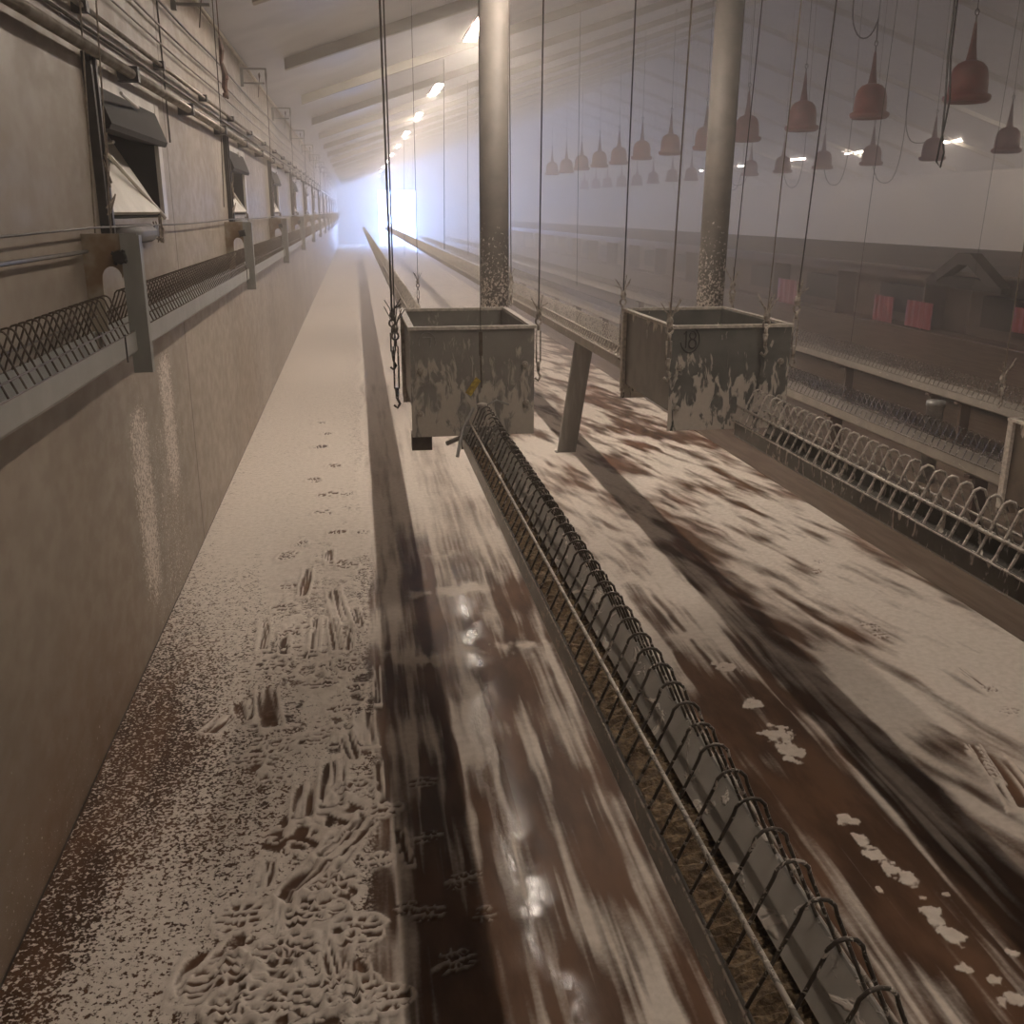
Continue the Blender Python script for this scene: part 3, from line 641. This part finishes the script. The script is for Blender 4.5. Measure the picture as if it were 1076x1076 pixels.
# ---------------------------------------------------------------- pillars
for (u, rr, lab) in ((520.0, .104, 'round steel pillar left of the middle, its foot behind the left hopper'), (743.0, .102, 'round steel pillar right of the middle, its foot behind the hopper marked 18')):
    P = at_y(u if u < 600 else 737 + 6.5, 328, 7.4); zc = ceil_z(P[0])
    x = P[0]; t = thing('pillar', lab, 'pillar', (x, 7.4, 0))
    MB().tube([(0, 0, 0), (0.0 if u < 600 else .05, 0, zc - .05)], rr, 28).build('shaft', 'pillar', t, smooth=True)
    MB().box(-.2, .2, -.2, .2, 0, .012).build('base_plate', 'galv', t)
    MB().box(-.16, .16, -.16, .16, zc - .1, zc - .06).build('cap_plate', 'galv', t)
# grey support board under the trough behind hopper 18
P0 = at_z(595, 475, 0); P1 = at_y(612, 372, P0[1] - .08); P1 = P0 + (P1 - P0) * (.752 / P1[2])
t = MB(); ax = Vector(tuple(P1 - P0))
w_ = .062
t.add([(-w_, -.018, 0), (w_, -.018, 0), (w_, .018, 0), (-w_, .018, 0)] + [(ax.x - w_ * .95, ax.y - .018, ax.z + .02), (ax.x + w_ * .95, ax.y - .018, ax.z - .02), (ax.x + w_ * .95, ax.y + .018, ax.z - .02), (ax.x - w_ * .95, ax.y + .018, ax.z + .02)], [(0, 3, 2, 1), (4, 5, 6, 7), (0, 1, 5, 4), (1, 2, 6, 5), (2, 3, 7, 6), (3, 0, 4, 7)])
t.box(-w_ - .015, -w_, -.03, .03, 0, .004)
o = t.build('support_board', 'wood'); o.location = tuple(P0); o.location.z = .003
tag(o, 'grey board leaning upright on the foamy floor under the trough behind the hoppers', 'board')
# ---------------------------------------------------------------- bell drinkers
bp = MB().lathe([(.0, .335), (.045, .333), (.10, .31), (.135, .27), (.152, .21), (.158, .14), (.16, .07), (.19, .055), (.196, .04), (.19, .02), (.165, .0), (.14, .012), (.14, .05), (.14, .2), (.10, .28), (0, .30)], n=30)
neck = MB().lathe([(.046, .325), (.036, .38), (.024, .47), (.017, .56), (.011, .62), (.004, .63)], n=14)
hook = MB().tube([(0, 0, .60), (0, 0, .68)], .007, 6).tube([(.018 * math.cos(a), 0, .70 + .025 * math.sin(a)) for a in [2 * math.pi * i / 10 for i in range(11)]], .005, 5)
def bell(u, v, X, lab, group, hose, i, proto=[None]):
    P = at_x(u, v, X)
    if proto[0] is None:
        t = thing('bell_drinker', lab, 'drinker', P, group)
        bp.build('bell', 'bell', t, smooth=True); nk_ = neck.build('neck', 'bellneck', t, smooth=True); hook.build('hook', 'cable', nk_)
        proto[0] = t
    else:
        t = copy_tree(proto[0]); t.location = tuple(P)
        for c in [c for c in t.children if c.name.startswith(('cord', 'hose'))]: bpy.data.objects.remove(c)
        tag(t, lab, 'drinker', group)
    zc = ceil_z(X) - P[2]
    MB().tube([(0, 0, .70), (.0, 0, zc - .005)], .0035, 4).build('cord', 'cable', t)
    if hose:
        s = hose; w = abs(s); d = 1 if s > 0 else -1; low = hose_low[i % len(hose_low)]
        pts = [(0, .0, .60)]
        for k in range(13):
            a = math.pi * k / 12; pts.append((d * w * (1 - math.cos(a)) / 2 * 1.0, 0, low + (.45 - low) * (1 - math.sin(a)) ** 1.2 if k < 7 else low + (.75 - low) * (1 - math.sin(a)) ** 1.4))
        if i == 1 and d < 0: pts = [(0, 0, .72), (-.004, 0, .85)] + [(-w * (1 - math.cos(math.pi * k / 12)) / 2, 0, 1.0 - .26 * math.sin(math.pi * k / 12)) for k in range(1, 13)]
        pts.append((d * w * .99, 0, zc - .005))
        MB().tube(pts, .0075, 5).build('hose', 'cable', t, smooth=True)
hose_low = [.3, -.25, .1]
rowA = [(1015,108,-.0),(913,125,-.28),(842,138,-.0),(784,149,0),(741,158,0),(704,163,0),(674,168,0),(650,173,0),(629.7,176,0),(611,179,0),(595,182,0),(580,184,0)]
rowB = [(1057,161,0),(979,169,-.5),(915,174,.55),(864,178,.5),(822,182,.45),(788,185,-.55),(759,187,.5),(726,190,0),(706,191,.3),(686,193,0),(669,195,0),(653,196,0),(638,197,0),(626,198,0),(614,199,0)]
hl = {1: .75, 2: -.22}
for i, (u, v, h) in enumerate(rowA):
    hose_low = [.78] if i == 1 else [.2]
    lab = f'red bell drinker hanging in the nearer, higher row, {ORD[i]} from the right edge' if i else 'large red bell drinker hanging in the nearer row, closest of all to the camera'
    bell(u, v, 5.2, lab, 'bell drinkers of the nearer row', h, i)
for i, (u, v, h) in enumerate(rowB):
    hose_low = [-.28] if h > 0 else ([.25] if i == 1 else [-.2])
    lab = f'dull red bell drinker hanging in the farther, lower row, {ORD[i]} from the right edge' if i else 'dull red bell drinker hanging lowest right, nearest of the farther row'
    bell(u, v, 8.7, lab, 'bell drinkers of the farther row', h, i + 20)
# loose loop of black hose between the two nearest bells
P = at_y(995, 0, 6.5); zc = ceil_z(P[0])
pts = [tuple(at_y(u, v, 6.5)) for u, v in ((996,60),(993,110),(990,140),(992,160),(988,176),(984,170),(988,150),(993,130),(998,105),(999,60))]
dx = pts[0]; pts = [(dx[0], 6.5, ceil_z(dx[0]) - .01)] + pts + [(pts[-1][0], 6.5, ceil_z(pts[-1][0]) - .01)]
o = MB().tube(pts, .007, 6).build('supply_hose', 'black', smooth=True, origin=pts[1]); tag(o, 'black supply hose hanging in a narrow loop left of the largest red bell', 'hose')
# ---------------------------------------------------------------- left wall fittings
BR_Y = [3.27 + 3.5 * k for k in range(14)]
# air inlets
def make_inlet():
    t = thing('air_inlet', '', 'vent', (XW, 0, IZ0)); w, h = IN_W, IZ1 - IZ0
    MB().box(-T - .02, -T, 0, w, 0, h).box(-T, -.002, w - .004, w, .005, h - .005).box(-T, -.002, 0, .004, .005, h - .005).box(-T, -.002, .004, w - .004, h - .008, h - .003).box(-T, -.002, .004, w - .004, 0.003, .008).build('recess', 'void', t)
    MB().box(-.01, .028, -.05, -.028, -.10, h + .06).box(-.01, .035, -.018, .004, -.08, h + .05).build('guide_rail', 'black', t)
    MB().box(-.005, .012, .004, .05, -.01, h + .012).box(-.005, .012, w - .07, w + .012, -.01, h + .012).box(-.005, .010, .05, w - .07, h - .035, h + .012).build('frame', 'plastic', t)
    fl_ = MB().prism([(.01, .012), (.022, .022), (-.17, h * .78), (-.185, h * .76)], .06, w * .80); fo_ = fl_.build('flap', 'plastic', t)
    MB().prism([(-.166, h * .77), (-.160, h * .79), (-.21, h * .97), (-.218, h * .95)], .06, w * .80).build('flap_edge', 'green', fo_)
    MB().prism([(-.30, h - .01), (.005, h - .012), (.05, h * .68), (.04, h * .64), (-.10, h * .70), (-.30, h * .86)], .05, w - .06).build('hood', 'hood', t)
    MB().tube([(.075, .12, h * .9), (.03, .62, h * .9)], .006, 6).tube([(.02, w - .12, .0), (-.07, .35, h * .58)], .008, 6).tube([(.0, .28, h * .58), (-.08, .36, h * .58)], .006, 6).build('pull_rod', 'plastic', t)
    MB().tube([(.02, .06, -.055), (.02, .62, -.055)], .036, 12).build('roller', 'roller', t, smooth=True)
    rr = random.Random(4)
    for part in (range(3), range(3, 7)):
      wr = MB()
      for c in part:
        y0 = .62 + .03 * c if c > 2 else -.04; z0 = -.04 if c > 2 else .05 + .09 * c
        p = [(.03 + .02 * rr.random(), y0 + rr.uniform(-.05, .05), z0 + rr.uniform(-.06, .05)) for _ in range(6)]; wr.tube(p, .0032, 4)
      wr.build('loose_wires', 'rope', t)
    MB().box(.01, .05, .60, .68, -.07, -.03).build('cord_clamp', 'black', t)
    return t
inl = make_inlet()
for k, y in enumerate(IN_Y):
    o = inl if k == 0 else copy_tree(inl); o.location.y = y
    tag(o, ('nearest, largest air inlet in the left wall, with pale flap and dark hood' if k == 0 else f'air inlet in the left wall, {ORD[k]} from the camera' if k < 6 else 'small hazy air inlet far along the left wall'), 'vent', 'air inlets along the left wall')
# brackets
def make_bracket():
    t = thing('wall_bracket', '', 'bracket', (XW, 0, 0)); z1, z0 = 1.535, 1.14
    prof = [(.0, z1), (.135, z1), (.135, z0 + .02), (.115, z0 + .02), (.115, 1.42)]
    for a in range(0, 181, 20): prof.append((.079 + .030 * math.cos(math.radians(a)), 1.40 + .038 * math.sin(math.radians(a))))
    prof += [(.049, 1.24), (.03, 1.24), (.0, 1.24)]
    pl_ = MB().prism(prof, -.003, .003).build('plate', 'rusty', t)
    MB().box(.113, .118, -.006, .034, z0 - .03, z1).box(.118, .165, -.006, -.002, z0 - .03, z1).box(.165, .17, -.006, .034, z0 - .03, z1 - .005).build('channel_post', 'post', t)
    kb = MB().lathe([(0, -.012), (.02, -.012), (.022, .0), (0, .0)], n=8)
    for a in range(4): kb.tube([(0, 0, -.006), (.026 * math.cos(a * 1.571 + .6), .026 * math.sin(a * 1.571 + .6), -.006)], .006, 5)
    k_ = kb.build('star_knob', 'black', pl_); k_.location = (.108, -.006, 1.465); k_.rotation_euler = (math.radians(-90), 0, 0)
    return t
brk = make_bracket()
for k, y in enumerate(BR_Y):
    o = brk if k == 0 else copy_tree(brk); o.location.y = y
    tag(o, ('rust-stained wall bracket with an arched hole and star knob, nearest on the left wall' if k == 0 else f'wall bracket holding the wall feeder, {ORD[k]} from the camera' if k < 6 else 'small hazy wall bracket far along the wall feeder'), 'bracket', 'brackets of the wall feeder')
# wall feeders
def make_wall_trough():
    t = thing('wall_feeder', '', 'feeder', (XW + .075, 0, 1.245)); y0, y1 = .05, 3.47
    trough_mb(y0, y1, .118, .072).build('trough', 'wall_trough', t)
    g = MB(); grille(g, y0 + .05, y1 - .04, w=.118, h=.115, r=.0026, knobs=False, seg=7, n=5, jit=.004); g.build('wire_grille', 'wire_rust', t, smooth=True)
    MB().box(.061, .0645, y1 - .16, y1 - .153, -.076, .006).build('joint_strap', 'black', t)
    return t
wt = make_wall_trough()
for k, y in enumerate([3.27 - 3.5] + BR_Y[:-1]):
    o = wt if k == 0 else copy_tree(wt); o.location.y = y
    tag(o, ('grey wall feeder section cut by the left edge, before the nearest bracket' if k == 0 else f'grey wall feeder section, {ORD[k]} along the left wall' if k < 6 else 'small hazy wall feeder section far along the wall'), 'feeder', 'wall feeder sections')
# pipes along the wall
def wpipe(name, z, off, r, m, lab, cat, y0=-1, y1=50, clamps=None, sag=0):
    t = thing(name, lab, cat, (XW + off, 0, z))
    n = 60 if sag else 1
    MB().tube([(0, y0 + (y1 - y0) * i / n, -sag * abs(math.sin(math.pi * (y0 + (y1 - y0) * i / n) / 3.5))) for i in range(n + 1)], r, 10 if r > .01 else 5).build('run', m, t, smooth=True)
    if clamps:
        for i in range(18):
            y = clamps + i * 1.3
            if y > 26: break
            MB().box(-off, r + .006, y - .02, y + .02, -r - .008, r + .008).build('clamp', 'black', t)
    return t
wpipe('steel_pipe', 2.075, .05, .018, 'pipe', 'thick steel pipe running along the left wall above the air inlets', 'pipe', clamps=4.05)
wpipe('thin_pipe', 2.20, .03, .009, 'pipe', 'thin pipe with clips just above the thick wall pipe', 'pipe', clamps=3.5)
wpipe('wall_cable', 2.155, .012, .006, 'cable', 'brown cable between the two wall pipes', 'cable')
wpipe('conduit', 2.685, .03, .012, 'plastic', 'pale conduit along the top of the left wall', 'pipe')
wpipe('wall_cable', 2.50, .02, .006, 'cable', 'upper dark cable along the left wall under the conduit', 'cable', sag=.02)
wpipe('wall_cable', 2.39, .02, .005, 'wire_rust', 'middle brown cable along the left wall', 'cable', sag=.015)
wpipe('wall_cable', 2.31, .02, .004, 'wire_rust', 'lower brown cable along the left wall above the thin pipe', 'cable', sag=.01)
wpipe('pull_cord', 1.555, .04, .0035, 'cable', 'thin pull cord along the wall just under the air inlets', 'cord', sag=.012)
wpipe('pull_cord', 1.485, .03, .006, 'cable', 'lower dark cord along the wall behind the brackets', 'cord', y1=3.2)
# pulley frames near the ceiling
def make_pulley():
    t = thing('pulley_frame', '', 'bracket', (XW, 0, 0)); z1, z0 = 2.66, 2.545; w = .20
    MB().box(0, w, -.012, .012, z1 - .012, z1).box(0, w * .9, -.012, .012, z0, z0 + .012).box(0, .025, -.015, .015, z0 - .02, z1).box(w - .012, w, -.01, .01, z0 + .03, z1).build('frame', 'post', t)
    MB().ball((w - .006, 0, z1 - .045), .014, 8, (.6, .6, 1.9)).ball((w * .72, 0, z1 - .055), .012, 8, (.6, .6, 1.9)).build('pulley', 'strap', t)
    MB().tube([(w - .006, 0, z1 - .06), (w - .01, .0, 2.10), (w - .03, 0, 1.62)], .003, 4).tube([(w * .72, 0, z1 - .07), (w * .72 - .02, 0, 2.45)], .003, 4).build('cord', 'cable', t)
    return t
pf = make_pulley()
for k in range(13):
    o = pf if k == 0 else copy_tree(pf); o.location.y = 5.42 + 3.08 * k
    tag(o, ('steel pulley frame high on the left wall, nearest to the camera' if k == 0 else f'steel pulley frame high on the left wall, {ORD[k]} from the camera' if k < 5 else 'small hazy pulley frame high along the left wall'), 'bracket', 'pulley frames under the ceiling')
# brown strap hanging under the first pulley frame
P = at_x(232, 60, XW + .12)
s = MB(); s.tube([(0, 0, .09), (0, 0, ceil_z(P[0]) - P[2] - .004)], .003, 5); pr = [(0, 0, .1), (.006, .01, .04), (-.004, .03, -.02), (.01, .05, -.08), (.0, .07, -.15), (.012, .09, -.21)]
s.tube(pr, [.008, .016, .011, .018, .016, .006], 6).ball((.01, .06, -.1), .02, 7).ball((.0, .08, -.19), .018, 7)
o = s.build('hanging_strap', 'strap'); o.location = tuple(P); tag(o, 'knotted brown strap hanging under the nearest pulley frame', 'strap')
# two long cords in front of the nearest inlet
for u, lab in ((84, 'left of two cords hanging in front of the nearest air inlet'), (101, 'right of two cords hanging in front of the nearest air inlet')):
    a = at_y(u, 0, 3.35); b_ = at_y(u + 16, 245, 3.35)
    a = b_ + (a - b_) * 1.0; zt_ = ceil_z(a[0]) - .01
    a = b_ + (a - b_) * (zt_ - b_[2]) / (a[2] - b_[2])
    if a[0] < XW + .02: a[0] = XW + .03
    o = MB().tube([tuple(b_ - b_), tuple(a - b_)], .0028, 5).build('pull_cord', 'rope'); o.location = tuple(b_); tag(o, lab, 'cord')
# steel drop pipe on the wall (vertical conduit at the panel joint)
o = MB().tube([(XW + .008, 4.98, 1.9), (XW + .008, 4.98, 2.7)], .004, 6).build('drop_cable', 'cable', origin=(XW, 4.98, 1.9)); tag(o, 'dark vertical cable on the left wall at the panel joint', 'cable')
# ---------------------------------------------------------------- nest boxes on the far right
NX0, NX1 = 6.0, 7.7; NZ = 1.03
t = thing('nest_box_row', 'long dark brown row of nest boxes across the right background', 'nest box', (NX0, 0, 0))
MB().box(.25, NX1 - NX0, 6, 50, .0, NZ - .005).box(0, .25, 6, 50, .2, .37).build('body', 'nest', t)
MB().prism([(-.12, NZ - .03), (-.12, NZ), (.95, NZ + .16), (NX1 - NX0, NZ + .1), (NX1 - NX0, NZ - .02), (.2, NZ)], 5.8, 50.2).build('lid', 'nestroof', t)
MB().box(.0, .03, 6, 50, NZ - .14, NZ - .02).build('fascia', 'nest', t)
MB().prism([(-1.15, .20), (-1.15, .23), (0, .36), (0, .33)], 6, 50).build('slatted_step', 'slat', t)
for y in range(6, 50, 2):
    MB().box(.0, .26, y - .015, y + .015, .35, NZ - .02).build('divider', 'nest', t)
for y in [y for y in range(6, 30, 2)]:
    MB().box(.1, .252, y + .06, y + 1.1, .50, .80).build('opening_shade', 'nestdark', t)  # solid dark blocks in the niches, standing in for shade inside the nests
def curtain(u0, u1, v0, v1, lab, z=NX0 - .01):
    um = (u0 + u1) / 2; a = at_x(um, v0, z); b_ = at_x(um, v1, z); k = 14; vs = []; y0, y1 = at_x(u1, v0, z)[1], at_x(u0, v0, z)[1]
    for i in range(k + 1):
        y = y0 + (y1 - y0) * i / k; dx = .006 * math.sin(i * 1.9)
        vs += [(dx, y, a[2]), (dx - .004, y, b_[2])]
    mb = MB(); mb.add([(x - .004, y, z_) for x, y, z_ in vs] + [(x + .004, y, z_) for x, y, z_ in vs],
        [(2 * i, 2 * i + 1, 2 * i + 3, 2 * i + 2) for i in range(k)] + [(2 * i + 2 * k + 2, 2 * i + 2 * k + 4, 2 * i + 2 * k + 5, 2 * i + 2 * k + 3) for i in range(k)] + [(0, 2, 2 * k + 4, 2 * k + 2), (2 * k, 2 * k + 1, 4 * k + 3, 4 * k + 2)])
    o = mb.build('nest_curtain', 'flap', origin=(0, y0, b_[2])); o.location.x = z; tag(o, lab, 'curtain', 'red nest curtains')
curtain(953, 981, 317, 345, 'bright red square curtain on the nest boxes, biggest one')
curtain(919, 940, 311, 338, 'red square curtain just left of the biggest one')
curtain(818, 842, 294, 322, 'faint red curtain on the nest boxes near the hopper marked 18')
curtain(1066, 1100, 325, 352, 'red curtain cut by the right edge of the view')
# gable frame standing on the nest lid
P = at_x(1023, 266, 5.86); yy = float(P[1]); zb = .93; hh = float(P[2]) - zb; hw = .62
t = thing('gable_frame', 'dark gable-shaped frame standing before the nest boxes at the right', 'frame', (5.86, yy, zb))
MB().prism([(-hw, 0), (-.10, hh), (.10, hh), (hw, 0), (hw - .2, 0), (.08, hh - .11), (-.08, hh - .11), (-hw + .2, 0)], -.10, .02, 'x').build('rafters', 'gable', t)
MB().prism([(-hw, -.05), (-hw, .0), (-.2, .06), (.2, .06), (hw, .0), (hw, -.05)], -.08, .01, 'x').build('tie', 'nestdark', t)
# pale pail post behind the low feeder
P = at_x(984, 419, 3.45)
o = MB().lathe([(.0, P[2]), (.055, P[2]), (.056, P[2] - .03), (.050, P[2] - .035), (.046, .0), (0, 0)], n=18).build('plastic_post', 'galv', smooth=True); o.location = (float(P[0]), float(P[1]), -.012)
tag(o, 'pale round post standing between the two low feeder troughs', 'post')
# pale pipe line along the far side of the nest boxes (upper light line)
# ---------------------------------------------------------------- the haze of fog spray that fills the house
for hy0, hy1, den_, lab in ((YN + .01, 7.0, .017, 'thin pale haze over the foreground'), (7.003, 15.0, .058, 'pale spray haze around the pillars and nearer bell drinkers'), (15.003, YEND + .1, .062, 'dense bluish haze filling the far half of the house before the door')):
    m, nt, b = mat('spray_haze'); nt.nodes.remove(b)
    vs_ = N(nt, 'ShaderNodeVolumePrincipled'); vs_.inputs['Color'].default_value = (.93, .93, .95, 1); vs_.inputs['Density'].default_value = den_; vs_.inputs['Anisotropy'].default_value = .45
    vs_.inputs['Color'].default_value = (.93, .89, .86, 1)
    nt.links.new(vs_.outputs[0], nt.nodes['Material Output'].inputs['Volume']); M['haze'] = m
    hz = MB().prism([(XW + .001, -.005), (XR - .001, -.005), (XR - .001, ZW), (XC, zt - .001), (XW + .001, ZW)], hy0, hy1).build('haze', 'haze')
    tag(hz, lab, 'haze', kind='stuff')
